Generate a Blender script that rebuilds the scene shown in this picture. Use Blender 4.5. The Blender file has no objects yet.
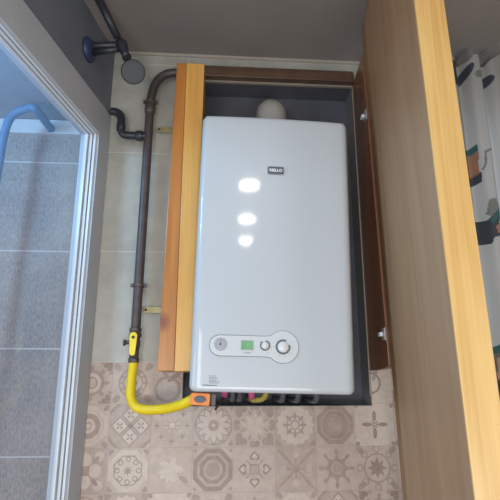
import bpy, bmesh, math, random
from mathutils import Vector, Matrix
random.seed(7)
scene = bpy.context.scene
COL = scene.collection
PI = math.pi
scene.view_settings.view_transform = 'Standard'
scene.view_settings.look = 'None'

# ------------------------------------------------------------------ helpers
def sr(r, g, b):
    f = lambda c: (c/255/12.92) if c/255 <= .04045 else ((c/255+.055)/1.055)**2.4
    return (f(r), f(g), f(b), 1)

class MB:
    """collects shapes in world coordinates; build() links them as ONE mesh object"""
    def __init__(s): s.v = []; s.f = []; s.m = []; s.sm = []
    def add(s, vs, fs, mi=0, smooth=False):
        o = len(s.v); s.v += [tuple(v) for v in vs]
        for f in fs: s.f.append([i+o for i in f]); s.m.append(mi); s.sm.append(smooth)
        return s
    def box(s, x0, x1, y0, y1, z0, z1, mi=0, T=None):
        vs = [(x, y, z) for x in (x0, x1) for y in (y0, y1) for z in (z0, z1)]
        if T: vs = [T(*v) for v in vs]
        return s.add(vs, [(0,1,3,2),(4,6,7,5),(0,4,5,1),(2,3,7,6),(0,2,6,4),(1,5,7,3)], mi)
    def prism(s, poly, y0, y1, mi=0, smooth=False):
        """poly: (x,z) points, extruded along y"""
        n = len(poly)
        vs = [(x, y0, z) for x, z in poly]+[(x, y1, z) for x, z in poly]
        s.add(vs, [list(range(n)), list(range(2*n-1, n-1, -1))], mi)
        return s.add(vs, [(i, i+n, (i+1) % n+n, (i+1) % n) for i in range(n)], mi, smooth)
    def tube(s, pts, r, n=16, mi=0, cap=True):
        pts = [Vector(p) for p in pts]; rs = r if isinstance(r, (list, tuple)) else [r]*len(pts)
        vs = []; up = None
        for i, p in enumerate(pts):
            t = (pts[min(i+1, len(pts)-1)]-pts[max(i-1, 0)]).normalized()
            if up is None:
                up = Vector((0,0,1)) if abs(t.z) < .9 else Vector((0,1,0))
            up = (up-t*up.dot(t)).normalized(); b = t.cross(up)
            for k in range(n):
                a = 2*PI*k/n; vs.append(p+(up*math.cos(a)+b*math.sin(a))*rs[i])
        fs = []
        for i in range(len(pts)-1):
            for k in range(n):
                fs.append((i*n+k, i*n+(k+1) % n, (i+1)*n+(k+1) % n, (i+1)*n+k))
        s.add(vs, fs, mi, True)
        if cap:
            s.add(vs[:n], [list(range(n-1, -1, -1))], mi); s.add(vs[-n:], [list(range(n))], mi)
        return s
    def lathe(s, c, axis, prof, n=32, mi=0):
        """prof: (distance along axis, radius)"""
        c = Vector(c); a = Vector(axis).normalized()
        return s.tube_prof(c, a, prof, n, mi)
    def tube_prof(s, c, a, prof, n, mi):
        up = Vector((0,0,1)) if abs(a.z) < .9 else Vector((0,1,0))
        up = (up-a*up.dot(a)).normalized(); b = a.cross(up); vs = []
        for d, r in prof:
            for k in range(n):
                t = 2*PI*k/n; vs.append(c+a*d+(up*math.cos(t)+b*math.sin(t))*max(r, 1e-5))
        fs = [(i*n+k, i*n+(k+1) % n, (i+1)*n+(k+1) % n, (i+1)*n+k) for i in range(len(prof)-1) for k in range(n)]
        s.add(vs, fs, mi, True)
        s.add(vs[:n], [list(range(n-1, -1, -1))], mi); s.add(vs[-n:], [list(range(n))], mi)
        return s
    def build(s, name, mats, parent=None, bevel=0, seg=2):
        me = bpy.data.meshes.new(name)
        L = wloc(parent) if parent else Vector((0,0,0))
        me.from_pydata([tuple(Vector(v)-L) for v in s.v], [], s.f)
        mats = mats if isinstance(mats, list) else [mats]
        for m in mats: me.materials.append(m)
        for p, mi, sm in zip(me.polygons, s.m, s.sm): p.material_index = mi; p.use_smooth = sm
        bm = bmesh.new(); bm.from_mesh(me)
        bmesh.ops.remove_doubles(bm, verts=bm.verts, dist=1e-6)
        if not getattr(s, 'keep', False): bmesh.ops.recalc_face_normals(bm, faces=bm.faces)
        bm.to_mesh(me); bm.free()
        o = bpy.data.objects.new(name, me); COL.objects.link(o)
        if parent: o.parent = parent
        if bevel:
            b = o.modifiers.new('bevel', 'BEVEL'); b.width = bevel; b.segments = seg; b.limit_method = 'ANGLE'; b.angle_limit = math.radians(40)
        return o

def wloc(o):
    L = Vector((0,0,0))
    while o: L += o.location; o = o.parent
    return L
def tag(o, label=None, cat=None, group=None, kind=None):
    if label: o['label'] = label
    if cat: o['category'] = cat
    if group: o['group'] = group
    if kind: o['kind'] = kind
    return o
def thing(name, loc, label, cat, group=None):
    o = bpy.data.objects.new(name, None); COL.objects.link(o); o.location = loc; o.empty_display_size = .05
    return tag(o, label, cat, group)
def struct(name, mb, m, bevel=0):
    return tag(mb.build(name, m, None, bevel), kind='structure')

def arc(c, r, a0, a1, n=8):
    return [(c[0]+r*math.cos(a0+(a1-a0)*i/n), c[1]+r*math.sin(a0+(a1-a0)*i/n)) for i in range(n+1)]
def rrect(x0, x1, z0, z1, r, n=8):
    return (arc((x1-r, z0+r), r, -PI/2, 0, n)+arc((x1-r, z1-r), r, 0, PI/2, n)
            + arc((x0+r, z1-r), r, PI/2, PI, n)+arc((x0+r, z0+r), r, PI, 1.5*PI, n))
def smooth_path(pts, n=8):
    """Catmull-Rom through the points"""
    P = [Vector(p) for p in pts]; P = [P[0]*2-P[1]]+P+[P[-1]*2-P[-2]]; out = []
    for i in range(1, len(P)-2):
        for k in range(n):
            t = k/n; a, b, c, d = P[i-1:i+3]
            out.append(.5*((2*b)+(c-a)*t+(2*a-5*b+4*c-d)*t*t+(3*b-a-3*c+d)*t**3))
    return out+[P[-2]]

# ------------------------------------------------------------------ materials
def mat(name, col, rough=.5, metal=0, noise=0, nscale=20, bump=0, bscale=200, coat=0, spec=.5):
    m = bpy.data.materials.new(name); m.use_nodes = True
    nt = m.node_tree; b = nt.nodes['Principled BSDF']
    b.inputs['Base Color'].default_value = col; b.inputs['Roughness'].default_value = rough
    b.inputs['Metallic'].default_value = metal; b.inputs['Coat Weight'].default_value = coat
    b.inputs['Specular IOR Level'].default_value = spec
    tc = nt.nodes.new('ShaderNodeTexCoord')
    if noise:
        n = nt.nodes.new('ShaderNodeTexNoise'); n.inputs['Scale'].default_value = nscale; n.inputs['Detail'].default_value = 4
        r = nt.nodes.new('ShaderNodeValToRGB')
        r.color_ramp.elements[0].color = tuple(c*(1-noise) for c in col[:3])+(1,)
        r.color_ramp.elements[1].color = tuple(min(1, c*(1+noise)) for c in col[:3])+(1,)
        r.color_ramp.elements[0].position = .3; r.color_ramp.elements[1].position = .7
        nt.links.new(tc.outputs['Object'], n.inputs['Vector']); nt.links.new(n.outputs['Fac'], r.inputs['Fac'])
        nt.links.new(r.outputs['Color'], b.inputs['Base Color'])
    if bump:
        n2 = nt.nodes.new('ShaderNodeTexNoise'); n2.inputs['Scale'].default_value = bscale
        bp = nt.nodes.new('ShaderNodeBump'); bp.inputs['Strength'].default_value = bump; bp.inputs['Distance'].default_value = .002
        nt.links.new(tc.outputs['Object'], n2.inputs['Vector']); nt.links.new(n2.outputs['Fac'], bp.inputs['Height'])
        nt.links.new(bp.outputs['Normal'], b.inputs['Normal'])
    return m

def wood(name, c1, c2, rough=.35, scale=(60, 60, 2.2), knot=None, knotcol=None, coat=.3, dist=3.0):
    m = bpy.data.materials.new(name); m.use_nodes = True
    nt = m.node_tree; N = nt.nodes; L = nt.links; b = N['Principled BSDF']
    b.inputs['Roughness'].default_value = rough; b.inputs['Coat Weight'].default_value = coat; b.inputs['Coat Roughness'].default_value = .25
    tc = N.new('ShaderNodeTexCoord'); mp = N.new('ShaderNodeMapping'); mp.inputs['Scale'].default_value = scale
    L.new(tc.outputs['Object'], mp.inputs['Vector'])
    n = N.new('ShaderNodeTexNoise'); n.inputs['Scale'].default_value = 1.0; n.inputs['Detail'].default_value = 5; n.inputs['Distortion'].default_value = .6
    L.new(mp.outputs['Vector'], n.inputs['Vector'])
    n2 = N.new('ShaderNodeTexNoise'); n2.inputs['Scale'].default_value = 4; n2.inputs['Detail'].default_value = 2
    mp2 = N.new('ShaderNodeMapping'); mp2.inputs['Scale'].default_value = (4, 4, .5)
    L.new(tc.outputs['Object'], mp2.inputs['Vector']); L.new(mp2.outputs['Vector'], n2.inputs['Vector'])
    mx = N.new('ShaderNodeMath'); mx.operation = 'MULTIPLY_ADD'; mx.inputs[1].default_value = .55
    L.new(n.outputs['Fac'], mx.inputs[0])
    m2 = N.new('ShaderNodeMath'); m2.operation = 'MULTIPLY'; m2.inputs[1].default_value = .45
    L.new(n2.outputs['Fac'], m2.inputs[0]); L.new(m2.outputs[0], mx.inputs[2])
    r = N.new('ShaderNodeValToRGB'); r.color_ramp.elements[0].color = c1; r.color_ramp.elements[1].color = c2
    r.color_ramp.elements[0].position = .36; r.color_ramp.elements[1].position = .62
    L.new(mx.outputs[0], r.inputs['Fac']); out = r.outputs['Color']
    if knot:
        v = N.new('ShaderNodeVectorMath'); v.operation = 'SUBTRACT'; v.inputs[1].default_value = knot
        L.new(tc.outputs['Object'], v.inputs[0])
        v3 = N.new('ShaderNodeVectorMath'); v3.operation = 'MULTIPLY'; v3.inputs[1].default_value = (1, 0, .75)
        L.new(v.outputs[0], v3.inputs[0])
        v2 = N.new('ShaderNodeVectorMath'); v2.operation = 'LENGTH'; L.new(v3.outputs[0], v2.inputs[0])
        mr = N.new('ShaderNodeMapRange'); mr.inputs['From Min'].default_value = .006; mr.inputs['From Max'].default_value = .026
        mr.inputs['To Min'].default_value = .85; mr.inputs['To Max'].default_value = 0
        L.new(v2.outputs['Value'], mr.inputs['Value'])
        mi = N.new('ShaderNodeMixRGB'); mi.inputs['Color2'].default_value = knotcol
        L.new(mr.outputs[0], mi.inputs['Fac']); L.new(out, mi.inputs['Color1']); out = mi.outputs['Color']
    L.new(out, b.inputs['Base Color'])
    bp = N.new('ShaderNodeBump'); bp.inputs['Strength'].default_value = .15; bp.inputs['Distance'].default_value = .001
    L.new(n.outputs['Fac'], bp.inputs['Height']); L.new(bp.outputs['Normal'], b.inputs['Normal'])
    return m

def tile_mat(name, col, dark, grout, z0, th, x0, tw, gw=.003, nscale=30, rough=.35, weave=0):
    """wall tiles: horizontal joints at z0 + k*th, vertical joints at x0 + k*tw, mottled surface"""
    m = bpy.data.materials.new(name); m.use_nodes = True
    nt = m.node_tree; N = nt.nodes; L = nt.links; b = N['Principled BSDF']; b.inputs['Roughness'].default_value = rough
    tc = N.new('ShaderNodeTexCoord'); sp = N.new('ShaderNodeSeparateXYZ'); L.new(tc.outputs['Object'], sp.inputs[0])
    def joint(out, o, s):
        a = N.new('ShaderNodeMath'); a.operation = 'SUBTRACT'; a.inputs[1].default_value = o; L.new(out, a.inputs[0])
        p = N.new('ShaderNodeMath'); p.operation = 'PINGPONG'; p.inputs[1].default_value = s/2; L.new(a.outputs[0], p.inputs[0])
        c = N.new('ShaderNodeMath'); c.operation = 'LESS_THAN'; c.inputs[1].default_value = gw/2; L.new(p.outputs[0], c.inputs[0])
        return c.outputs[0]
    mx = N.new('ShaderNodeMath'); mx.operation = 'MAXIMUM'
    L.new(joint(sp.outputs['Z'], z0, th), mx.inputs[0]); L.new(joint(sp.outputs['X'], x0, tw), mx.inputs[1])
    n = N.new('ShaderNodeTexNoise'); n.inputs['Scale'].default_value = nscale; n.inputs['Detail'].default_value = 6; n.inputs['Roughness'].default_value = .7
    L.new(tc.outputs['Object'], n.inputs['Vector'])
    fac = n.outputs['Fac']
    if weave:
        mp = N.new('ShaderNodeMapping'); mp.inputs['Scale'].default_value = (160, 160, 70); L.new(tc.outputs['Object'], mp.inputs[0])
        n3 = N.new('ShaderNodeTexNoise'); n3.inputs['Scale'].default_value = 1; L.new(mp.outputs[0], n3.inputs['Vector'])
        ad = N.new('ShaderNodeMath'); ad.operation = 'MULTIPLY_ADD'; ad.inputs[1].default_value = .5
        h = N.new('ShaderNodeMath'); h.operation = 'MULTIPLY'; h.inputs[1].default_value = .5
        L.new(n3.outputs['Fac'], h.inputs[0]); L.new(fac, ad.inputs[0]); L.new(h.outputs[0], ad.inputs[2]); fac = ad.outputs[0]
    r = N.new('ShaderNodeValToRGB'); r.color_ramp.elements[0].color = dark; r.color_ramp.elements[1].color = col
    r.color_ramp.elements[0].position = .35; r.color_ramp.elements[1].position = .62
    L.new(fac, r.inputs['Fac'])
    mi = N.new('ShaderNodeMixRGB'); mi.inputs['Color2'].default_value = grout
    L.new(mx.outputs[0], mi.inputs['Fac']); L.new(r.outputs['Color'], mi.inputs['Color1']); L.new(mi.outputs['Color'], b.inputs['Base Color'])
    return m

def emis(name, col, s):
    m = bpy.data.materials.new(name); m.use_nodes = True; nt = m.node_tree; nt.nodes.remove(nt.nodes['Principled BSDF'])
    e = nt.nodes.new('ShaderNodeEmission'); e.inputs[0].default_value = col; e.inputs[1].default_value = s
    nt.links.new(e.outputs[0], nt.nodes['Material Output'].inputs[0]); return m

def glass_mat(name, tint, haze, haze_col):
    m = bpy.data.materials.new(name); m.use_nodes = True; nt = m.node_tree; N = nt.nodes; L = nt.links
    N.remove(N['Principled BSDF'])
    t = N.new('ShaderNodeBsdfTransparent'); t.inputs[0].default_value = tint
    d = N.new('ShaderNodeBsdfDiffuse'); d.inputs[0].default_value = haze_col
    tr = N.new('ShaderNodeBsdfTranslucent'); tr.inputs[0].default_value = haze_col
    a = N.new('ShaderNodeMixShader'); a.inputs[0].default_value = .6; L.new(d.outputs[0], a.inputs[1]); L.new(tr.outputs[0], a.inputs[2])
    tc = N.new('ShaderNodeTexCoord'); n = N.new('ShaderNodeTexNoise'); n.inputs['Scale'].default_value = 3; L.new(tc.outputs['Object'], n.inputs['Vector'])
    mr = N.new('ShaderNodeMapRange'); mr.inputs['To Min'].default_value = haze*.8; mr.inputs['To Max'].default_value = haze*1.2; L.new(n.outputs['Fac'], mr.inputs['Value'])
    b = N.new('ShaderNodeMixShader'); L.new(mr.outputs[0], b.inputs[0]); L.new(t.outputs[0], b.inputs[1]); L.new(a.outputs[0], b.inputs[2])
    g = N.new('ShaderNodeBsdfGlossy'); g.inputs['Roughness'].default_value = .05
    c = N.new('ShaderNodeMixShader'); c.inputs[0].default_value = .05; L.new(b.outputs[0], c.inputs[1]); L.new(g.outputs[0], c.inputs[2])
    L.new(c.outputs[0], N['Material Output'].inputs[0]); return m

M = {}
M['wall'] = tile_mat('pale_wall_tile', sr(178,178,170), sr(162,162,155), sr(196,194,186), 1.566, .356, -.115, .66, .003, 9)
M['decor_grout'] = mat('decor_grout', sr(164,150,141), .7, noise=.06, nscale=60)
M['d_base'] = mat('decor_base', sr(184,168,158), .45, noise=.10, nscale=45)
M['d_warm'] = mat('decor_base_warm', sr(175,158,148), .45, noise=.10, nscale=45)
M['d_pale'] = mat('decor_pale', sr(196,182,171), .45, noise=.08, nscale=60)
M['d_mid'] = mat('decor_mid', sr(160,142,133), .45, noise=.12, nscale=60)
M['d_dark'] = mat('decor_dark', sr(148,129,121), .45, noise=.12, nscale=60)
M['leftwall'] = mat('grey_wall_tile', sr(112,118,130), .5, noise=.06, nscale=8)
M['ceiling'] = mat('ceiling_paint', sr(140,134,130), .8, noise=.03, nscale=4)
M['trimpale'] = mat('pale_trim', sr(176,170,160), .6, noise=.04)
M['room'] = mat('room_paint', sr(190,184,175), .8, noise=.03)
M['floor'] = tile_mat('floor_tile', sr(150,142,132), sr(130,122,112), sr(110,105,100), 0, .4, 0, .4)
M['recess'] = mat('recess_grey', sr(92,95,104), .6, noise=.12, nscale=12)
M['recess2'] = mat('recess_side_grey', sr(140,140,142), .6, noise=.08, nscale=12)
M['bead'] = mat('recess_bead', sr(150,140,130), .5, noise=.05)
M['pvc'] = mat('white_pvc', sr(205,212,220), .35, noise=.03, nscale=10)
M['casing'] = mat('grey_pvc_casing', sr(176,180,188), .5, noise=.05, nscale=10)
M['gasket'] = mat('gasket', sr(70,74,82), .6, noise=.1)
M['outer'] = tile_mat('linen_tile', sr(172,160,152), sr(128,116,112), sr(196,194,194), 1.952, .338, -3.0, .9, .005, 6, .6, weave=1)
M['outceil'] = mat('outer_ceiling', sr(140,146,158), .8, noise=.05)
M['glass'] = glass_mat('sky_haze_glass', (.96,.97,1,1), .2, sr(170,205,240))  # blue diffuse haze in place of the sky reflected in the glass
M['boiler'] = mat('white_enamel', sr(190,198,205), .38, noise=.012, nscale=3, coat=.6, spec=.4)
M['boiler'].node_tree.nodes['Principled BSDF'].inputs['Coat Roughness'].default_value = .07
M['waterpipe'] = mat('water_pipe_grey', sr(84,88,98), .5, noise=.1)
M['boilerdk'] = mat('boiler_underside', sr(72,76,84), .6, noise=.1)
M['badge'] = mat('badge_dark', sr(78,84,98), .4, noise=.05)
M['badgerim'] = mat('badge_rim', sr(130,138,150), .35, noise=.05)
M['letter'] = mat('letter_white', sr(235,240,245), .4, noise=.02)
M['line'] = mat('panel_line', sr(95,100,108), .5, noise=.05)
M['panel'] = mat('panel_white', sr(205,212,216), .25, noise=.012)
M['lcd'] = mat('lcd_green', sr(120,178,130), .25, noise=.12, nscale=90)
M['lcdrim'] = mat('lcd_rim', sr(158,172,165), .3, noise=.05)
M['ink'] = mat('ink_grey', sr(80,84,92), .6, noise=.1)
M['ink2'] = mat('ink_pale', sr(150,156,164), .6, noise=.1)
M['gauge'] = mat('gauge_face', sr(168,174,184), .3, noise=.12, nscale=120)
M['knob'] = mat('knob_white', sr(212,218,220), .25, noise=.02)
M['flue'] = mat('flue_white', sr(178,178,174), .4, noise=.05)
M['iron'] = mat('painted_iron', sr(84,78,78), .42, metal=.25, noise=.22, nscale=30, bump=.3, bscale=80)
M['iron2'] = mat('rusty_fitting', sr(96,88,84), .5, metal=.4, noise=.25, nscale=70, bump=.5)
M['blackpipe'] = mat('black_fitting', sr(44,48,56), .4, noise=.15, nscale=30)
M['blueflange'] = mat('blue_flange', sr(46,58,92), .45, noise=.15, nscale=30)
M['yellow'] = mat('gas_hose_yellow', sr(232,206,30), .42, noise=.06, nscale=30, bump=.15, bscale=60)
M['yellow2'] = mat('lever_yellow', sr(238,216,50), .4, noise=.06)
M['brass'] = mat('brass_tab', sr(170,160,120), .4, metal=.4, noise=.1, nscale=60)
M['zinc'] = mat('zinc', sr(200,200,198), .35, metal=.5, noise=.05)
M['orange'] = mat('orange_plastic', sr(238,140,50), .4, noise=.06)
M['pink'] = mat('pink_cap', sr(190,80,130), .5, noise=.1)
M['yell3'] = mat('yellow_flex', sr(165,150,70), .5, noise=.15, nscale=80)
M['cable'] = mat('black_cable', sr(36,36,42), .5, noise=.1)
M['wood_a'] = wood('pine_orange', sr(168,104,44), sr(194,128,60), knot=(-.318, 0, .571), knotcol=sr(120,52,30))
M['wood_b'] = wood('pine_honey', sr(206,150,72), sr(224,172,92))
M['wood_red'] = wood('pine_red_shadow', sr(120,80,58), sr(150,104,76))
M['wood_rail'] = wood('pine_rail', sr(78,60,50), sr(104,80,64), scale=(3, 60, 60))
M['door_in_shaded'] = wood('door_inner_shaded', sr(176,138,104), sr(190,154,118), rough=.5, scale=(18, 18, 1.4), coat=.1)  # same pine, with the inner face's shade put into a darker base colour
M['door_st'] = wood('door_inner_stile', sr(146,112,76), sr(166,130,90), rough=.5, scale=(30, 30, 1.4), coat=.1)
M['door_edge'] = wood('door_edge', sr(196,154,88), sr(220,184,120), rough=.3, scale=(110, 110, 1.6), coat=.35)

# ------------------------------------------------------------------ camera
cd = bpy.data.cameras.new('camera'); cam = bpy.data.objects.new('camera', cd); COL.objects.link(cam)
cd.sensor_fit = 'HORIZONTAL'; cd.sensor_width = 36; cd.lens = 36.0; cd.clip_start = .02
cam.location = (0, 0, 1.5); cam.rotation_euler = (math.radians(105), 0, math.radians(-4))
scene.camera = cam

# ------------------------------------------------------------------ setting
WY = 1.62                   # tiled back wall
RX0, RX1, RZ0, RZ1, RD = -.097, .500, 1.433, 2.576, .10   # recess behind the boiler
WX0, WX1, WZ0, WZ1 = .86, 1.42, 1.30, 2.45                # window behind the curtain
CZ = 2.68
w = MB()
def wallbox(x0, x1, z0, z1, m=0): w.box(x0, x1, WY, WY+.14, z0, z1, m)
wallbox(-.46, RX0, 1.566, CZ+.05); wallbox(RX0, RX1, RZ1, CZ+.05); wallbox(RX1, WX0, 1.566, CZ+.05)
wallbox(WX0, WX1, WZ1, CZ+.05); wallbox(WX1, 1.75, 1.566, CZ+.05)
wallbox(-.46, RX0, 0, 1.566, 1); wallbox(RX0, RX1, 0, RZ0, 1); wallbox(RX1, WX0, 0, 1.566, 1)
wallbox(WX0, WX1, 0, WZ0, 1); wallbox(WX1, 1.75, 0, 1.566, 1)
# ---- patterned tiles: thin printed layers standing 0.3 mm apart on the wall
T0 = .1255
def tile(ix, iz, kind):
    x0 = -.061+ix*T0; z1 = 1.566-iz*T0; x1 = x0+T0; z0 = z1-T0
    cx, cz = (x0+x1)/2, (z0+z1)/2; g = .0005; h = T0/2; cnt = [0]
    def clip(poly, lo, hi, ax, sign):
        out = []
        for i in range(len(poly)):
            a, b = poly[i-1], poly[i]
            ia = sign*(a[ax]-lo) >= 0; ib = sign*(b[ax]-lo) >= 0
            if ia != ib:
                t = (lo-a[ax])/(b[ax]-a[ax]); out.append((a[0]+(b[0]-a[0])*t, a[1]+(b[1]-a[1])*t))
            if ib: out.append(b)
        return out
    def poly(pts, mi, lay):
        p = list(pts)
        X0, X1, Z0, Z1 = x0+g, x1-g, z0+g, z1-g
        for lo, ax, sg in ((X0,0,1),(X1,0,-1),(Z0,1,1),(Z1,1,-1)):
            if len(p) > 2: p = clip(p, lo, 0, ax, sg)
        if len(p) < 3: return
        # the tile is cut where the recess opens
        pcs = [p]
        if z1 > RZ0 and x1 > RX0 and x0 < RX1:
            pcs = [clip(p, RX0, 0, 0, -1)]
            mid = clip(p, RX0, 0, 0, 1); q = clip(mid, RX1, 0, 0, 1) if len(mid) > 2 else []
            if len(mid) > 2: mid = clip(mid, RX1, 0, 0, -1)
            if len(mid) > 2: mid = clip(mid, RZ0, 0, 1, -1)
            pcs += [mid, q]
        cnt[0] += 1
        for p in pcs:
            if len(p) > 2: w.add([(x, WY-.0004-.0003*lay-.000004*cnt[0], z) for x, z in p], [list(range(len(p)))], mi)
    def circ(r, mi, lay, dx=0, dz=0, n=20, s=1, a=0):
        poly([(cx+(dx+r*math.cos(2*PI*k/n+a))*h, cz+(dz+s*r*math.sin(2*PI*k/n+a))*h) for k in range(n)], mi, lay)
    def ngon(r, n, mi, lay, a=0, dx=0, dz=0): circ(r, mi, lay, dx, dz, n, 1, a)
    def ring(r0, r1, mi, lay, dx=0, dz=0, n=24, a=0):
        for k in range(n):
            t0, t1 = 2*PI*k/n+a, 2*PI*(k+1)/n+a
            poly([(cx+(dx+r*math.cos(t))*h, cz+(dz+r*math.sin(t))*h) for r, t in ((r0,t0),(r1,t0),(r1,t1),(r0,t1))], mi, lay)
    def star(n, r0, r1, mi, lay, a=0, dx=0, dz=0):
        poly([(cx+(dx+(r1 if k % 2 == 0 else r0)*math.cos(PI*k/n+a))*h, cz+(dz+(r1 if k % 2 == 0 else r0)*math.sin(PI*k/n+a))*h) for k in range(2*n)], mi, lay)
    def petal(ang, r0, r1, wd, mi, lay, dx=0, dz=0):
        ca, sa = math.cos(ang), math.sin(ang); pts = []
        for k in range(12):
            t = 2*PI*k/12; l = (r0+r1)/2+(r1-r0)/2*math.cos(t); q = wd*math.sin(t)
            pts.append((cx+(dx+l*ca-q*sa)*h, cz+(dz+l*sa+q*ca)*h))
        poly(pts, mi, lay)
    def heart(ang, d, s, mi, lay):
        ca, sa = math.cos(ang), math.sin(ang); pts = []
        for k in range(18):
            t = 2*PI*k/18; q = 16*math.sin(t)**3/16*s; l = d+(13*math.cos(t)-5*math.cos(2*t)-2*math.cos(3*t)-math.cos(4*t))/16*s*-1
            pts.append((cx+(l*ca-q*sa)*h, cz+(l*sa+q*ca)*h))
        poly(pts, mi, lay)
    B, Wm, P, D, K = 2, 3, 4, 5, 6
    sq = lambda r, mi, lay, a=0: ngon(r*1.414, 4, mi, lay, PI/4+a)
    if kind == 'wreath':
        sq(1, B, 0); ring(.48, .62, D, 1); ring(.22, .30, D, 1); ring(.30, .46, P, 1)
        for k in range(8): petal(k*PI/4, .56, .86, .1, D, 2)
        for k in range(4):
            a = PI/4+k*PI/2; heart(a, 1.12, .26, K, 1); petal(a+.32, .92, 1.2, .06, D, 1); petal(a-.32, .92, 1.2, .06, D, 1)
    elif kind == 'rosette':
        sq(1, B, 0); ring(.62, .70, D, 1); ring(.44, .50, D, 1); circ(.4, P, 1); ring(.14, .2, D, 2)
        for k in range(4): petal(PI/4+k*PI/2, .85, 1.3, .16, D, 1)
        for k in range(12): petal(k*PI/6, .5, .62, .05, D, 1)
    elif kind == 'scroll':
        sq(1, B, 0); ring(.5, .66, D, 1, -.3, -.3); ring(.25, .34, D, 1, .5, .45); petal(.6, .1, .9, .12, K, 1, -.4, 0); petal(2.4, .2, .8, .1, D, 1)
    elif kind == 'octring':
        sq(1, B, 0); ngon(.98, 8, P, 1, PI/8); ring(.34, .58, D, 2); ring(.12, .18, D, 2); ring(.7, .74, B, 2)
        for k in range(4): petal(PI/4+k*PI/2, 1.0, 1.35, .12, D, 1)
    elif kind == 'lattice':
        sq(1, Wm, 0)
        for sx, sz in ((0,.5),(0,-.5),(.5,0),(-.5,0)):
            ngon(.46, 4, D, 1, 0, sx, sz); ngon(.36, 4, P, 2, 0, sx, sz)
            for k in range(4): petal(k*PI/2+PI/4, .03, .2, .05, D, 3, sx, sz)
        for sx in (-1, 1):
            for sz in (-1, 1): ngon(.5, 4, D, 1, 0, sx, sz); ngon(.3, 4, B, 2, 0, sx, sz)
        ngon(.16, 4, K, 1, 0)
    elif kind == 'snow':
        sq(1, B, 0); star(8, .08, .5, D, 1, 0); 
        for k in range(8):
            a = k*PI/4
            petal(0, -.14, .14, .04, D, 1, .72*math.cos(a), .72*math.sin(a)); petal(PI/2, -.14, .14, .04, D, 1, .72*math.cos(a), .72*math.sin(a))
        circ(.12, P, 2)
    elif kind == 'flower':
        sq(1, B, 0); ring(.86, .92, D, 1, n=28)
        for k in range(12): petal(k*PI/6, .2, .86, .17, D, 1)
        for k in range(12): petal(k*PI/6, .24, .80, .125, P, 2)
        ring(.08, .2, D, 3); circ(.08, P, 3)
        for k in range(4): heart(PI/4+k*PI/2, 1.2, .13, D, 1)
    elif kind == 'starheart':
        sq(1, B, 0)
        for k in range(4): heart(PI/4+k*PI/2, .98, .34, D, 1)
        for k in range(4): heart(k*PI/2, .9, .26, D, 1)
        for k in range(8): petal(PI/8+k*PI/4, .5, .75, .05, D, 1)
        star(8, .36, .66, P, 2, 0)
    elif kind == 'scallop':
        sq(1, Wm, 0); star(16, .84, .96, P, 1); ring(.5, .55, D, 2, n=4); ring(.5, .55, D, 2, n=4, a=PI/4); ring(.18, .24, D, 2, n=8)
        for k in range(8): petal(k*PI/4, .24, .6, .05, D, 2)
        for k in range(4): heart(PI/4+k*PI/2, 1.22, .16, D, 1)
    elif kind == 'octdark':
        sq(1, B, 0); ngon(.98, 8, D, 1, PI/8); ring(.7, .76, Wm, 2, n=8, a=PI/8); circ(.46, Wm, 2); ring(.36, .42, D, 3)
    elif kind == 'octdark2':
        sq(1, B, 0); ngon(1.02, 8, K, 1, PI/8); ngon(.8, 8, Wm, 2, PI/8); ngon(.66, 8, K, 3, PI/8); circ(.46, Wm, 4, n=24); circ(.34, D, 5)
        for k in range(4): heart(PI/4+k*PI/2, 1.2, .1, D, 1)
    elif kind == 'cross4':
        sq(1, P, 0)
        for k in range(4): petal(k*PI/2, .14, .66, .1, K, 1); petal(PI/4+k*PI/2, .1, .25, .04, D, 1); petal(PI/4+k*PI/2, 1.15, 1.4, .1, D, 1)
        ring(.05, .13, D, 2, n=8)
    elif kind == 'quatre':
        sq(1, Wm, 0)
        for k in range(4):
            circ(.3, P, 1, .48*math.cos(k*PI/2), .48*math.sin(k*PI/2)); circ(.22, P, 1, .9*math.cos(PI/4+k*PI/2), .9*math.sin(PI/4+k*PI/2))
        sq(.22, D, 2); 
        for k in range(4): petal(PI/4+k*PI/2, .5, .9, .1, D, 2)
    elif kind == 'octwreath':
        sq(1, B, 0); ngon(.98, 8, P, 1, PI/8); ring(.66, .72, D, 2, n=8, a=PI/8)
        for k in range(8): ring(.08, .13, D, 2, .5*math.cos(k*PI/4), .5*math.sin(k*PI/4), n=10)
        star(8, .1, .26, D, 2)
        for k in range(4): heart(PI/4+k*PI/2, 1.18, .15, D, 1)
    elif kind == 'faint':
        sq(1, B, 0); star(6, .3, .62, P, 1, .2)
        for k in range(5): petal(k*1.256, .2, .6, .12, P, 2)
        petal(-.6, .5, 1.0, .12, D, 1)
    elif kind == 'fourheart':
        sq(1, B, 0)
        for k in range(4): heart(k*PI/2, .58, .25, K, 1); heart(k*PI/2, .58, .14, P, 2); petal(PI/4+k*PI/2, .3, .6, .04, D, 1)
        sq(.24, D, 1); sq(.16, Wm, 2)
    elif kind == 'xstar':
        sq(1, Wm, 0)
        for k in range(4): petal(PI/4+k*PI/2, .1, 1.3, .07, D, 1); petal(k*PI/2, .1, .7, .05, D, 1)
        for k in range(4): circ(.16, B, 2, .62*math.cos(k*PI/2), .62*math.sin(k*PI/2))
        ngon(.2, 8, D, 2)
    elif kind == 'darkflower':
        sq(1, B, 0); star(8, .42, .66, D, 1)
        for k in range(8): petal(k*PI/4, .6, .9, .09, D, 1)
        circ(.3, Wm, 2); ring(.1, .16, D, 3)
    elif kind == 'starscroll':
        sq(1, B, 0); star(8, .26, .48, K, 2)
        ring(.6, .68, D, 1, n=24)
        for k in range(8): ring(.12, .18, D, 1, .86*math.cos(k*PI/4), .86*math.sin(k*PI/4), n=10)
        for k in range(4): petal(PI/4+k*PI/2, .9, 1.35, .14, D, 1)
    elif kind == 'curl':
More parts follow.
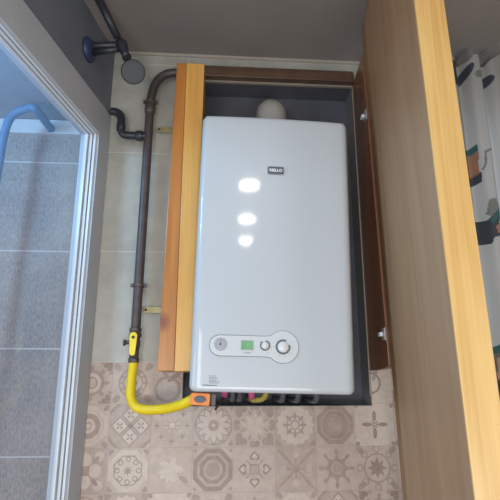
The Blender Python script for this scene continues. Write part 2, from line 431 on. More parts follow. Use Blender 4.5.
        sq(1, P, 0); ring(.45, .55, K, 1, -.1, 0); ring(.2, .28, K, 1, -.35, .3); petal(1.2, .1, .8, .1, D, 1)
grid = [
 ['octwreath','wreath','rosette','scroll','scroll','flower','octring','scallop','curl','wreath','flower','snow'],
 ['snow','octring','lattice','snow','flower','starheart','scallop','octdark','cross4','octring','lattice','scroll'],
 ['cross4','quatre','octwreath','faint','octdark2','fourheart','xstar','darkflower','starscroll','faint','octwreath','wreath'],
 ['lattice','flower','scallop','cross4','rosette','snow','octring','lattice','wreath','quatre','starheart','octdark'],
 ['octring','xstar','starheart','octdark','scroll','quatre','flower','wreath','rosette','cross4','snow','octring'],
 ['wreath','lattice','fourheart','flower','snow','starscroll','octdark','xstar','scallop','rosette','quatre','flower']]
for iz, row in enumerate(grid):
    for k, kind in enumerate(row):
        ix = k-3 if k > 0 else -4
        if k == 0: ix = -3; continue
        tile(ix-1, iz, kind)
w.keep = False
struct('wall_back', w, [M['wall'], M['decor_grout'], M['d_base'], M['d_warm'], M['d_pale'], M['d_mid'], M['d_dark']])

r = MB()
e_ = .0015
r.box(RX0, RX1, WY+RD, WY+RD+.02, RZ0, RZ1, 0)
r.box(RX0-.01, RX0+e_, WY+.0005, WY+RD, RZ0+e_, RZ1-e_, 1); r.box(RX1-e_, RX1+.01, WY+.0005, WY+RD, RZ0+e_, RZ1-e_, 1)
r.box(RX0, RX1, WY+.0005, WY+RD, RZ0-.01, RZ0+e_, 1); r.box(RX0, RX1, WY+.0005, WY+RD, RZ1-e_, RZ1+.01, 0)
struct('wall_recess', r, [M['recess'], M['recess2']])
b = MB()
b.box(RX0, RX1-.006, WY-.006, WY+.004, RZ1-.008, RZ1, 0); b.box(RX1-.007, RX1-.001, WY-.006, WY+.004, RZ0+.03, RZ1, 0)
struct('trim_1', b, M['bead'])
b = MB(); b.box(-.39, 1.6, WY-.008, WY, CZ-.010, CZ)
struct('trim_2', b, M['trimpale'])

# left wall runs toward the camera, 11 degrees off square
TA = math.radians(11)
def LW(u, wo, z):   # u: distance from the corner, wo: outward through the wall
    return (-.385-u*math.sin(TA)-wo*math.cos(TA), WY-u*math.cos(TA)+wo*math.sin(TA), z)
ULEN = 3.4
lw = MB()
lw.box(0, ULEN, 0, .07, 2.40, CZ+.05, T=LW); lw.box(0, ULEN, 0, .07, 0, .85, T=LW)
lw.box(-.03, .02, 0, .07, .85, 2.40, T=LW); lw.box(1.30, ULEN, 0, .07, .85, 2.40, T=LW)
struct('wall_left', lw, M['leftwall'])
# window_1: casing, stepped sash, glass
cs = MB(); cs.box(.004, .080, -.006, .06, .80, 2.415, T=LW); cs.box(.080, 1.27, -.006, .06, 2.306, 2.415, T=LW)
cs.box(1.27, 1.35, -.006, .06, .80, 2.415, T=LW); cs.box(.080, 1.27, -.006, .06, .80, .88, T=LW)
win = struct('window_1', cs, M['casing'], .002)
sh = MB()
for i, (w0, w1, e, m) in enumerate(((.003,.011,.007,0),(.011,.0135,.004,1),(.0135,.023,.012,0),(.023,.025,.009,1),(.025,.036,.020,0))):
    sh.box(.080, .080+e, w0, w1, .88, 2.306, m, LW); sh.box(1.27-e, 1.27, w0, w1, .88, 2.306, m, LW)
    sh.box(.080+e, 1.27-e, w0, w1, 2.306-e*.5, 2.306, m, LW); sh.box(.080+e, 1.27-e, w0, w1, .88, .88+e, m, LW)
sh.build('window_sash', [M['pvc'], M['gasket']], win, .001)
gl = MB(); gl.add([LW(.095,.030,.9), LW(1.25,.030,.9), LW(1.25,.030,2.30), LW(.095,.030,2.30)], [(0,1,2,3)])
gl.build('window_pane', M['glass'], win)

# balcony beyond the window
o = MB(); o.box(-2.6, -.455, 1.75, 1.85, 0, 2.9); struct('wall_outside', o, M['outer'])
o = MB(); o.box(-2.6, -.50, -1.2, 1.75, 2.62, 2.70)
oc = MB()
oc.add([(-2.6,-1.2,2.46),(-1.05,-1.2,2.46),(-.50,1.75,2.46),(-2.6,1.75,2.46),(-2.6,-1.2,2.52),(-1.05,-1.2,2.52),(-.50,1.75,2.52),(-2.6,1.75,2.52)],
       [(0,1,2,3),(4,5,6,7),(0,1,5,4),(1,2,6,5),(2,3,7,6),(3,0,4,7)])
struct('ceiling_outside', oc, M['outceil'])
o = MB(); o.box(-2.6, -.47, 1.735, 1.75, 2.402, 2.457); struct('trim_3', o, M['pvc'])
o = MB(); o.box(-2.6, -2.5, -1.2, 1.85, 0, 2.6); struct('wall_outside_left', o, M['outceil'])

# rest of the room
o = MB(); o.add([(-.385,1.76,CZ),(1.76,1.76,CZ),(1.76,-2.1,CZ),(-1.15,-2.1,CZ),(-.385,1.76,CZ+.08),(1.76,1.76,CZ+.08),(1.76,-2.1,CZ+.08),(-1.15,-2.1,CZ+.08)],
      [(0,1,2,3),(4,5,6,7),(0,1,5,4),(1,2,6,5),(2,3,7,6),(3,0,4,7)])
struct('ceiling', o, M['ceiling'])
o = MB(); o.box(-2.6, 1.76, -2.1, 1.85, -.08, 0); struct('floor', o, M['floor'])
o = MB(); o.box(1.70, 1.78, -2.1, 1.76, 0, CZ+.05); struct('wall_right', o, M['room'])
o = MB(); o.box(-1.2, 1.78, -2.18, -2.1, 0, CZ+.05); struct('wall_behind', o, M['room'])

# window_2 behind the curtain
f = MB()
for a in ((WX0, WX0+.05, WZ0, WZ1), (WX1-.05, WX1, WZ0, WZ1), (WX0+.05, WX1-.05, WZ0, WZ0+.05), (WX0+.05, WX1-.05, WZ1-.05, WZ1),
          (WX0+.05, WX1-.05, 1.98, 2.03), (1.12, 1.16, WZ0+.05, WZ1-.05)):
    f.box(a[0], a[1], WY+.02, WY+.07, a[2], a[3])
w2 = struct('window_2', f, M['pvc'], .003)
f = MB(); f.box(WX0+.03, WX1-.03, WY+.042, WY+.048, WZ0+.03, WZ1-.03)
f.build('window_pane', emis('emitted_daylight', sr(225,240,255), 1.4), w2)  # pane glows by emission in place of daylight from outside

# ------------------------------------------------------------------ boiler
BX0, BX1, BZ0, BZ1, BF = -.063, .368, 1.477, 2.262, 1.320
bc = (BX0+BX1)/2
boiler = thing('gas_boiler', (bc, 1.50, BZ0), 'white wall-hung gas boiler with round dials and a green display, in the dark recess', 'boiler')
body = MB()
# front shell: profile across x, gently bowed with soft sides
nx = 40; prof = []
for i in range(nx+1):
    t = -1+2*i/nx; x = bc+t*(BX1-BX0)/2
    e = 1-abs(t)
    y = BF + .006*t*t + (.012*(1-math.sqrt(max(0, 1-(1-min(1, e/.07))**2))) if e < .07 else 0)
    prof.append((x, y))
nz = 30; vs = []
for j in range(nz+1):
    s = j/nz; z = BZ0+(BZ1-BZ0)*s; ez = min(s, 1-s)*(BZ1-BZ0)
    for i, (x, y) in enumerate(prof):
        dy = .012*(1-math.sqrt(max(0, 1-(1-min(1, ez/.012))**2))) if ez < .012 else 0
        vs.append((x, y+dy, z))
def zs(j):
    # concentrate rows near the top and bottom edges
    return j
rows = [0, .002, .005, .009, .014, .03]+[.03+(BZ1-BZ0-.06)*k/10 for k in range(1, 10)]+[BZ1-BZ0-q for q in (.03, .014, .009, .005, .002, 0)]
vs = []
for zr in rows:
    ez = min(zr, BZ1-BZ0-zr); dy = .007*(1-math.sqrt(max(0, 1-(1-min(1, ez/.014))**2)))
    rc = .016
    for i, (x, y) in enumerate(prof):
        # round the four outer corners of the front
        xx = x
        if ez < rc:
            lim = (BX1-BX0)/2-rc+math.sqrt(max(0, rc*rc-(rc-ez)**2))
            xx = bc+max(-lim, min(lim, x-bc))
        vs.append((xx, y+dy, BZ0+zr))
n1 = nx+1
body.add(vs, [(j*n1+i, j*n1+i+1, (j+1)*n1+i+1, (j+1)*n1+i) for j in range(len(rows)-1) for i in range(nx)], 0, True)
# sides, top, bottom back to the casing
yb = 1.44
ring_ = [j*n1 for j in range(len(rows))]
left = [vs[j*n1] for j in range(len(rows))]; right = [vs[j*n1+nx] for j in range(len(rows))]
bot = vs[:n1]; top = vs[-n1:]
def skirt(line):
    k = len(line); body.add(line+[(x, yb, z) for x, y, z in line], [(i, i+1, k+i+1, k+i) for i in range(k-1)], 0, True)
for L_ in (left, right, bot, top): skirt(L_)
body.add([(BX0+.016, yb, BZ0), (BX1-.016, yb, BZ0), (BX1, yb, BZ0+.016), (BX1, yb, BZ1-.016), (BX1-.016, yb, BZ1), (BX0+.016, yb, BZ1), (BX0, yb, BZ1-.016), (BX0, yb, BZ0+.016)], [list(range(8))], 0)
body.build('front_cover', M['boiler'], boiler)
cas = MB(); cas.box(BX0+.006, BX1-.006, yb, WY+RD-.002, BZ0+.012, BZ1-.004)
cas.build('casing', M['boilerdk'], boiler, .003)
def YF(x):   # front surface of the cover at x
    t = (x-bc)/((BX1-BX0)/2); return BF+.006*t*t
# control panel outline: stadium joined to a larger circle at the right
zc = 1.594
def outline(gr):
    R = .0415+gr; hh = .026+gr; cxr = .1755; xl = .011
    pts = arc((xl, zc), hh, PI/2, 1.5*PI, 14)
    a = math.asin((hh+.0)/R); fil = .010
    pts += [(cxr-R*math.cos(a)-fil, zc-hh)]
    pts += arc((cxr, zc-.000), R, PI+a*1.12, 3*PI-a*1.12, 40)
    pts += [(cxr-R*math.cos(a)-fil, zc+hh)]
    return pts
yp = BF-.0016
pl = MB(); pl.prism(outline(.0012), yp+.0006, BF+.008)
cpn = pl.build('control_panel', M['line'], boiler)
pp = MB(); pp.prism(outline(0), yp, BF+.008)
pp.build('panel_face', M['panel'], cpn)
g = MB(); g.lathe((.0125, yp, 1.597), (0,-1,0), [(0,.0165),(.0015,.0165),(.0025,.0150)], 32)
gp = g.build('pressure_gauge', M['gauge'], cpn)
g = MB(); g.lathe((.0125, yp-.0026, 1.597), (0,-1,0), [(0,.003),(.001,.003)], 16)
g.box(.0115, .0125, yp-.0034, yp-.0026, 1.597, 1.608)
for k in range(9):
    a = -.6+k*(PI+1.2)/8; g.box(.0125+.0115*math.cos(a)-.0006, .0125+.0115*math.cos(a)+.0006, yp-.0032, yp-.0026, 1.597+.0115*math.sin(a)-.0006, 1.597+.0115*math.sin(a)+.0006)
g.build('needle', M['ink'], cpn)
g = MB(); g.prism(rrect(.0655, .0985, 1.5835, 1.6085, .001), yp-.0012, yp); dp = g.build('display', M['lcdrim'], cpn)
g = MB(); g.prism(rrect(.0680, .0960, 1.5855, 1.6065, .001), yp-.0016, yp-.0012, 0)
g.box(.0695, .0712, yp-.0018, yp-.0016, 1.587, 1.5895, 1)
g.build('screen', [M['lcd'], M['ink']], cpn)
def text(body_, size, x, z, y, m, name, parent, font_w=.0, space=1.0):
    cu = bpy.data.curves.new(name, 'FONT'); cu.body = body_; cu.size = size; cu.align_x = 'CENTER'; cu.align_y = 'CENTER'
    cu.extrude = .0003; cu.offset = font_w; cu.space_character = space
    o = bpy.data.objects.new(name+'_tmp', cu); COL.objects.link(o)
    dg = bpy.context.evaluated_depsgraph_get(); me = bpy.data.meshes.new_from_object(o.evaluated_get(dg))
    bpy.data.objects.remove(o)
    L = wloc(parent)
    me.transform(Matrix.Translation(Vector((x, y, z))-L) @ Matrix.Rotation(PI/2, 4, 'X'))
    me.materials.clear(); me.materials.append(m)
    q = bpy.data.objects.new(name, me); COL.objects.link(q); q.parent = parent
    return q
text('smart', .0085, .083, 1.5775, yp-.0004, M['ink2'], 'panel_lettering', cpn)
def knob(x, z, r, gap, mname):
    g = MB(); n = 40; yy = yp
    for k in range(n):     # grip ring, with an opening where the mark sits
        a0 = 2*PI*k/n; a1 = 2*PI*(k+1)/n
        d = (a0-gap+PI) % (2*PI)-PI
        if abs(d) < .42: continue
        wv = .26+.05*math.cos(a0-PI*.75)
        q = [(x+rr*math.cos(t), z+rr*math.sin(t)) for rr, t in ((r*(1-wv),a0),(r,a0),(r,a1),(r*(1-wv),a1))]
        g.prism(q, yy-.0012, yy)
    ko = g.build(mname+'_ring', M['line'], cpn)
    g = MB(); g.lathe((x, yy, z), (0,-1,0), [(0,r*.74),(.003,r*.73),(.0042,r*.68),(.0045,0)], 36)
    g.build(mname, M['knob'], cpn)
knob(.1290, 1.5965, .0135, 1.75, 'small_dial'); knob(.1760, 1.594, .0195, .62, 'large_dial')
g = MB()
for cx_, r_, a0_, a1_, n_ in ((.1290, .0165, 2.4, 7.0, 6), (.1760, .0245, 2.5, 7.4, 9)):
    for k in range(n_):
        a = a0_+(a1_-a0_)*k/(n_-1); px_, pz_ = cx_+r_*math.cos(a), 1.594+r_*math.sin(a)
        g.box(px_-.0007, px_+.0007, yp-.0004, yp, pz_-.0007, pz_+.0007)
g.build('dial_marks', M['line'], cpn)
# badge
g = MB(); g.prism(rrect(.1290, .1765, 2.079, 2.1035, .004), BF-.0035, BF+.004); bd = g.build('badge', M['badgerim'], boiler, .0006)
tag(bd, 'dark brand badge with white letters')
g = MB(); g.prism(rrect(.1310, .1745, 2.081, 2.1015, .003), BF-.0040, BF-.0034); g.build('badge_plate', M['badge'], bd)
text('RIELLO', .0118, .1528, 2.0912, BF-.0042, M['letter'], 'badge_lettering', bd, .0004, 1.0)
# rating sticker: small print lines only
g = MB(); lx = -.013; zz = 1.5165
for i, (a, b_) in enumerate(((-.013,.004),(-.013,.007),(-.013,.009),(-.013,.004),(-.013,.014),(-.013,.012))):
    z_ = 1.5165-i*.0035
    x_ = a
    while x_ < b_:
        l = random.uniform(.002, .005); g.box(x_, min(b_, x_+l), YF(x_)-.0004, YF(x_)+.001, z_-.0006, z_+.0006); x_ += l+.0008
g.box(-.029, .008, YF(-.012)-.0012, YF(-.012)+.001, 1.4926, 1.4942)
g.build('printed_label', M['ink'], boiler)
# flue elbow on top
g = MB()
pts = [(.172, 1.56, 2.245)]+[(.172, 1.56+.0*k, 2.245+.03*k) for k in range(1, 3)]
path = [Vector((.172, 1.545, 2.235)), Vector((.172, 1.545, 2.33)), Vector((.172, 1.547, 2.365)), Vector((.172, 1.558, 2.395)), Vector((.172, 1.580, 2.416)), Vector((.172, 1.61, 2.424)), Vector((.172, 1.719, 2.424))]
g.tube(smooth_path([p+Vector((-.008,0,.008)) if i else p for i, p in enumerate(path)], 5), .052, 32)
fl = g.build('flue_elbow', M['flue'], boiler)
g = MB(); g.lathe((.172, 1.545, 2.246), (0,0,1), [(0,.062),(.012,.062),(.014,.052)], 32); g.lathe((.164, 1.545, 2.31), (0,0,1), [(0,.053),(.002,.055),(.010,.055),(.012,.053)], 32)
g.build('flue_collar', M['flue'], fl)
# fittings under the boiler
for x_, zb, m_, r_ in ((.030, 1.462, 'pink', .0095), (.105, 1.458, 'pink', .0095)):
    g = MB(); g.lathe((x_, 1.44, BZ0+.012), (0,0,-1), [(0,r_*1.05),(.012,r_*1.05),(.014,r_),(BZ0+.012-zb,r_*.75)], 16)
    tag(g.build('pipe_cap', M[m_], boiler), 'pink plastic pipe cap')
g = MB(); g.tube(smooth_path([(.145,1.45,1.50),(.145,1.45,1.472),(.138,1.46,1.460),(.122,1.47,1.456),(.112,1.50,1.456),(.112,1.71,1.456)], 6), .008, 14)
g.build('gas_inlet_pipe', M['yell3'], boiler)
for x_ in (.055, .075, .200, .245, .300):
    g = MB(); g.tube(smooth_path([(x_,1.50,1.50),(x_,1.50,1.470),(x_,1.515,1.458),(x_,1.55,1.455),(x_,1.715,1.455)], 5), .0085, 12)
    g.lathe((x_,1.50,1.486), (0,0,-1), [(0,.013),(.012,.013)], 6)
    g.build('water_pipe', M['waterpipe'], boiler)

boiler.rotation_euler = (0, math.radians(1.25), 0)   # hangs a touch out of level

# orange plastic thing under the left corner
ob = thing('tape_measure', (-.033, 1.42, 1.4445), 'orange plastic box with a dark round socket under the boiler corner', 'box')
def rot(x, y, z):
    a = math.radians(-3); dx, dz = x+.033, z-1.460; return (-.033+dx*math.cos(a)-dz*math.sin(a), y, 1.460+dx*math.sin(a)+dz*math.cos(a))
g = MB(); g.prism([rot(x, 0, z)[::2] for x, z in rrect(-.062, -.008, 1.4445, 1.4765, .006)], 1.395, 1.45); g.build('case', M['orange'], ob, .002)
g = MB(); g.prism([rot(x, 0, z)[::2] for x, z in [(-.036+.0125*math.cos(PI/8+k*PI/4)*1.3, 1.4605+.0095*math.sin(PI/8+k*PI/4)) for k in range(8)]], 1.391, 1.396); g.build('socket', M['badge'], ob, .001)
g = MB(); g.prism([rot(x, 0, z)[::2] for x, z in rrect(-.0065, .006, 1.446, 1.476, .003)], 1.397, 1.448); g.prism([rot(x, 0, z)[::2] for x, z in rrect(-.0105, -.0078, 1.446, 1.476, .001)], 1.393, 1.449)
g.build('end_clip', M['iron2'], ob, .001)
ob.name = 'orange_box'

# black cable tail
g = MB(); g.tube(smooth_path([(.034,1.47,1.480),(.030,1.45,1.465),(.020,1.42,1.452),(.013,1.40,1.442),(.006,1.395,1.430)], 6), .003, 10)
tag(g.build('power_cable', M['cable'], boiler), 'short black cable tail')

# ------------------------------------------------------------------ cabinet carcass
def at(x, y, Y):
    PS, TH = math.radians(4), math.radians(15)
    fw = (math.sin(PS)*math.cos(TH), math.cos(PS)*math.cos(TH), math.sin(TH)); rt = (math.cos(PS), -math.sin(PS), 0)
    up = (-math.sin(PS)*math.sin(TH), -math.cos(PS)*math.sin(TH), math.cos(TH))
    a, b_ = (x-250)/500, (250-y)/500; d = [fw[i]+a*rt[i]+b_*up[i] for i in range(3)]; t = Y/d[1]
    return (d[0]*t, Y, 1.5+d[2]*t)
PY = 1.45
bl, bm_, br = at(157,371,PY), at(174,371,PY), at(193.5,371,PY)
tl, tm, tr = at(177,63,PY), at(186.5,63,PY), at(204.5,64,PY)
cab = thing('wall_cabinet', (.17, 1.53, 1.10), 'pine boiler cabinet frame with its tall door swung open toward the viewer', 'cabinet')
g = MB(); g.prism([(bl[0],bl[2]),(bm_[0],bm_[2]),(tm[0],tm[2]),(tl[0],tl[2])], PY, WY-.002)
pa = tag(g.build('post_board', M['wood_a'], cab, .002), 'darker orange pine strip with a knot')
g = MB(); g.prism([(bm_[0]+.0006,bm_[2]-.001),(br[0],br[2]-.001),(tr[0],tr[2]),(tm[0]+.0006,tm[2])], PY-.001, WY-.002)
tag(g.build('post_board', M['wood_b'], cab, .002), 'lighter honey pine strip')
for (x0, x1, z) in ((-.151, -.232, 1.728), (-.140, -.219, 2.3635)):
    g = MB(); g.prism(arc((x1+.010, z), .010, PI/2, 1.5*PI, 8)+[(x0, z-.010), (x0, z+.010)], WY-.016, WY-.0125)
    g.lathe((x1+.012, WY-.016, z), (0,-1,0), [(-.0155,.0028),(0,.0028),(.0003,.0045),(.002,.0035),(.003,0)], 12, 1)
    tag(g.build('mounting_tab', [M['brass'], M['blackpipe']], pa, .0006), 'brass tab screwed to the wall')
g = MB(); X = .497
poly_ = [(1.44, 1.552), (1.47, 1.545), (1.54, 1.541), (WY-.001, 1.541), (WY-.001, 2.580), (1.44, 2.580)]
XL = lambda y, z: X+(1.72-z)*.017*(WY-y)/.18
vs = [(XL(y, z), y, z) for y, z in poly_]+[(XL(y, z)+.020, y, z) for y, z in poly_]; n = len(poly_)
g.add(vs, [list(range(n)), list(range(2*n-1, n-1, -1))]+[(i, i+n, (i+1) % n+n, (i+1) % n) for i in range(n)])
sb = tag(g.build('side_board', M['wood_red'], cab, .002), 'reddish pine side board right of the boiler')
for z in (1.642, 2.36):
    xh = XL(1.45, z); g = MB(); g.box(xh-.004, xh+.002, 1.443, 1.468, z-.018, z+.018); g.box(xh-.013, xh-.004, 1.458, 1.476, z-.006, z+.006, 1)
    tag(g.build('hinge', [M['zinc'], M['letter']], sb, .001), 'white and zinc hinge')
g = MB(); g.box(-.06, X, WY-.030, WY-.001, RZ1+.001, RZ1+.045)
tag(g.build('top_rail', M['wood_rail'], cab, .003), 'dark brown wooden rail above the boiler recess')
HX, HY = X+.004, 1.436
NX, NY = at(441, 250, .88)[0]+.006, .88
dv = Vector((NX-HX, NY-HY, 0)); dl = dv.length; dv.normalize(); dn = Vector((-dv.y, dv.x, 0))
if dn.x < 0: dn = -dn
def DT(a, b_, z): p = Vector((HX, HY, 0))+dv*a+dn*b_; return (p.x+(1.72-z)*.017, p.y, z)   # the leaf hangs slightly out of plumb
TH_ = .063
ZD0, ZD1 = 1.10, CZ-.006
g = MB(); g.box(.055, dl-.004, 0, TH_, ZD0, ZD1, T=DT); door = g.build('door', M['door_in_shaded'], cab, .001)
g = MB(); g.box(0, .054, .001, TH_, ZD0, ZD1, T=DT); tag(g.build('hinge_stile', M['door_st'], door, .004), 'darker strip of wood along the hinge side')
g = MB(); g.box(dl-.004, dl+.004, 0, TH_, ZD0, ZD1, T=DT); tag(g.build('edge_strip', M['door_edge'], door, .002), 'pale yellow varnished front edge')

# ------------------------------------------------------------------ gas pipe, valve, hose
GY = 1.578
pipe = thing('gas_pipe', (-.242, GY, 1.62), 'dark iron gas pipe running up the wall left of the wooden post', 'pipe')
main = [(-.2445,GY,1.600),(-.2440,GY,1.70),(-.2425,GY,1.90),(-.241,GY,2.10),(-.240,GY,2.30),(-.239,GY,2.43),(-.237,GY,2.475),(-.226,GY,2.525),(-.200,GY,2.560),(-.165,GY,2.574),(-.10,GY,2.576)]
g = MB(); g.tube(smooth_path(main, 6), .0150, 20); g.build('riser', M['iron'], pipe)
g = MB(); g.tube(smooth_path([(-.241,GY,2.322),(-.29,GY,2.322),(-.318,GY,2.324),(-.332,GY,2.338),(-.334,GY,2.365),(-.337,GY,2.392),(-.350,GY,2.408),(-.372,GY,2.412)], 6), .0135, 18)
g.build('branch', M['blackpipe'], pipe)
g = MB(); g.lathe((-.262,GY,2.322), (-1,0,0), [(-.004,.017),(0,.018),(.016,.018),(.020,.0145)], 20); g.build('pipe_socket', M['blackpipe'], pipe)
g = MB(); g.lathe((-.334,GY,2.352), (0,0,1), [(-.012,.0145),(-.01,.0155),(.012,.0155),(.014,.0145)], 18)
g.build('pipe_socket', M['blackpipe'], pipe)
g = MB(); g.lathe((-.239,GY,2.440), (0,0,-1), [(0,.016),(.003,.0185),(.028,.0185),(.031,.016)], 20); g.build('coupling', M['iron'], pipe)
for z in (1.800, 2.452):
    g = MB(); g.lathe((-.2425 if z < 2 else -.2385, GY, z-.005), (0,0,1), [(0,.0165),(.0005,.0185),(.010,.0185),(.0105,.0165)], 24)
    xx = -.2425 if z < 2 else -.2385
    g.box(xx+.015, xx+.025, GY-.005, GY+.005, z-.005, z+.006); g.box(xx-.025, xx-.015, GY-.005, GY+.005, z-.005, z+.006)
    g.box(xx-.006, xx+.006, GY+.012, WY-.001, z-.005, z+.006)
    tag(g.build('pipe_clamp', M['iron2'], pipe, .0005), 'ring clamp fixing the pipe to the wall')
valve = thing('gas_valve', (-.2445, GY-.01, 1.60), 'small gas valve with a yellow lever at the lower end of the iron pipe', 'valve')
g = MB(); VX = -.2445
g.lathe((VX,GY,1.668), (0,0,-1), [(0,.016),(.002,.019),(.010,.019),(.012,.0165),(.016,.0165),(.018,.0195),(.028,.0195),(.030,.016),(.034,.014),(.040,.017),(.058,.017),(.064,.013),(.070,.0145),(.088,.0145),(.090,.011)], 12)
g.tube([(VX,GY,1.625),(VX-.030,GY-.004,1.622)], [.007,.006], 10); g.tube([(VX-.027,GY-.004,1.622),(VX-.034,GY-.004,1.622)], .0095, 8)
g.tube([(VX,GY,1.628),(VX,GY-.030,1.628)], .007, 12)
g.build('valve_body', M['iron2'], valve)
lv = at(131,353,GY-.03)
g = MB(); ly = GY-.036
x_, zt, zb = VX+.000, 1.640, 1.590
g.prism(arc((x_, zt), .0115, 0, PI, 10)+arc((x_-.0005, zb), .0085, PI, 2*PI, 8), ly, ly+.005)
lev = g.build('lever', M['yellow2'], valve, .001)
g = MB(); g.lathe((x_, ly, zt-.004), (0,-1,0), [(0,.005),(.003,.005),(.0035,.003)], 6); g.build('lever_nut', M['blackpipe'], lev)
hose = thing('gas_hose', (-.20, 1.55, 1.44), 'bright yellow gas hose curving from the valve to beneath the boiler', 'hose')
hp = [(VX,GY,1.570),(-.2455,GY,1.55),(-.2470,GY-.008,1.505),(-.2430,GY-.022,1.462),(-.2250,GY-.035,1.436),(-.195,GY-.045,1.428),(-.150,GY-.060,1.430),(-.115,GY-.085,1.436),(-.085,GY-.11,1.446),(-.064,GY-.12,1.456),(-.045,GY-.12,1.466)]
g = MB(); g.tube(smooth_path(hp, 7), .0140, 20); g.build('hose_tube', M['yellow'], hose)
g = MB(); g.lathe((VX,GY,1.578), (0,0,-1), [(0,.0135),(.002,.0165),(.014,.0165),(.016,.0155)], 16); tag(g.build('hose_collar', M['iron2'], hose), 'dull metal collar at the top of the hose')

# ------------------------------------------------------------------ shower head, upper left
sh_ = thing('shower_head', (-.424, 1.422, 2.54), 'dark shower head on a wall arm with bluish flange, upper left', 'shower head')
inn = Vector((math.cos(TA), -math.sin(TA), 0))
F = Vector(LW((WY-1.42)/math.cos(TA), 0, 2.538))
g = MB(); g.lathe(F, inn, [(0,.040),(.006,.040),(.014,.034),(.022,.018)], 28); g.build('wall_flange', M['blueflange'], sh_)
J = Vector(at(122, 46, 1.385)); Hd = Vector(at(133, 72, 1.375))
g = MB(); g.tube([F+inn*.012+Vector((0,0,.012)), F+inn*.03+Vector((0,0,.012)), J+Vector((0,0,.004))], [.015,.012,.011], 16); g.build('arm', M['blackpipe'], sh_)
g = MB(); g.tube([F+Vector((0,0,-.012))+inn*.01, J+Vector((-.01,0,-.012))], .010, 12); g.build('lower_arm', M['blackpipe'], sh_)
jd = (Hd-J).normalized()
g = MB(); g.lathe(J, jd, [(-.026,.006),(-.022,.014),(-.008,.019),(.010,.018),(.018,.015),(.030,.013),(.050,.015)], 20); g.build('swivel_joint', M['blackpipe'], sh_)
ax = (Vector((.25,-.75,-.45))).normalized()
g = MB(); g.lathe(Hd-ax*.030, ax, [(0,.008),(.006,.018),(.014,.030),(.026,.037),(.034,.037),(.037,.034)], 28); hd_ = g.build('spray_head', M['blackpipe'], sh_)
g = MB(); c_ = Hd+ax*.0066
g.lathe(c_, ax, [(0,.026),(.002,.026)], 24)
u1 = ax.cross(Vector((0,0,1))).normalized(); u2 = ax.cross(u1)
for rr, nn in ((.020, 12), (.011, 7), (0, 1)):
    for k in range(nn):
        p = c_+(u1*math.cos(2*PI*k/nn)+u2*math.sin(2*PI*k/nn))*rr; g.lathe(p, ax, [(0,.0018),(.004,.0014)], 6)
g.build('spray_face', mat('spray_face_grey', sr(46,54,62), .4, noise=.15, nscale=200), hd_)
top = Vector(at(94, -3, 1.325)); top.z = CZ
dr = thing('drop_pipe', top, 'dark slanting pipe coming down from the ceiling to the shower head', 'pipe')
g = MB(); g.tube([top, J+(top-J)*.16], .0125, 16); g.build('tube', M['blackpipe'], dr)
g = MB(); g.lathe(top, (0,0,-1), [(0,.022),(.004,.022),(.006,.012)], 20); g.build('ceiling_flange', M['blackpipe'], dr)

# blue pipe added in place of a pipe reflection in the window glass
p1, p2, p3, p4 = at(-3,175,1.60), at(4,135,1.60), at(12,116,1.60), at(36,110,1.60)
bp_ = MB(); bp_.tube(smooth_path([(p1[0]-.03,1.60,1.2),(p1[0]-.01,1.60,1.9), p1, p2, p3, (p4[0]-.03,1.60,p4[2]+.004), p4, (p4[0]+.01,1.735,p4[2])], 7), .014, 16)
tag(bp_.build('reflected_pipe', mat('reflected_pipe_blue', sr(84,118,160), .5, noise=.1)), 'blue bent pipe added for the pipe reflection in the window glass at far left', 'pipe')

# ------------------------------------------------------------------ printed curtain behind the door
CY = 1.50
def fold(x, z):
    k = (z-1.0)/1.6
    return CY+.024*math.sin(2*PI*x/.092+.6*math.sin(z*2))+.007*math.sin(2*PI*x/.041+1.3)*k
cz1 = 2.618
def topz(x): return cz1+.030*abs(math.cos(PI*x/.092+.35))**.6-.012
cur = MB(); xs = [.66+.0045*i for i in range(150)]; zs_ = [1.0+.02*i for i in range(81)]
nv = len(xs); vs = []
for z in zs_:
    for x in xs:
        zz = 1.0+(z-1.0)/(1.6)*(topz(x)-1.0); vs.append((x, fold(x, zz), zz))
cur.add(vs, [(j*nv+i, j*nv+i+1, (j+1)*nv+i+1, (j+1)*nv+i) for j in range(len(zs_)-1) for i in range(nv-1)], 0, True)
def printed(pts, mi, lay=1):
    """fine grid polygon fill laid on the cloth"""
    x0 = min(p[0] for p in pts); x1 = max(p[0] for p in pts)
    st = .003; x = x0
    def cut(xc):
        zz = []
        for i in range(len(pts)):
            a, b_ = pts[i-1], pts[i]
            if (a[0]-xc)*(b_[0]-xc) < 0: zz.append(a[1]+(b_[1]-a[1])*(xc-a[0])/(b_[0]-a[0]))
        return sorted(zz)
    while x < x1-1e-6:
        xn = min(x+st, x1); c = cut((x+xn)/2)
        for k in range(0, len(c)-1, 2):
            m_ = max(1, int((c[k+1]-c[k])/.02))
            for q in range(m_):
                za = c[k]+(c[k+1]-c[k])*q/m_; zb_ = c[k]+(c[k+1]-c[k])*(q+1)/m_
                cur.add([(x_, fold(x_, z_)-.0012*lay, z_) for x_, z_ in ((x,za),(xn,za),(xn,zb_),(x,zb_))], [(0,1,2,3)], mi)
        x = xn
def PX(lst): return [at(x, y, CY-.01)[::2] for x, y in lst]
def shift(lst, dx, dz): return [(x+dx, z+dz) for x, z in lst]
pot_lid = PX([(466,149),(478,143),(479,150),(467,154)]); pot_body = PX([(468,154),(479,150),(481,173),(468,178)])
pot_hi = PX([(470,157),(473,156),(474,174),(471,175)])
pot_base = PX([(466,177),(482,171),(483,181),(467,186)]); pot_han = PX([(483,152),(494,147),(494,149),(485,154),(486,164),(483,171),(482,169),(484,163)])
tea1 = PX([(474,224),(479,218),(488,220),(496,210),(500,203),(500,214),(497,224),(501,226),(501,236),(493,238),(492,244),(480,241),(474,236)])
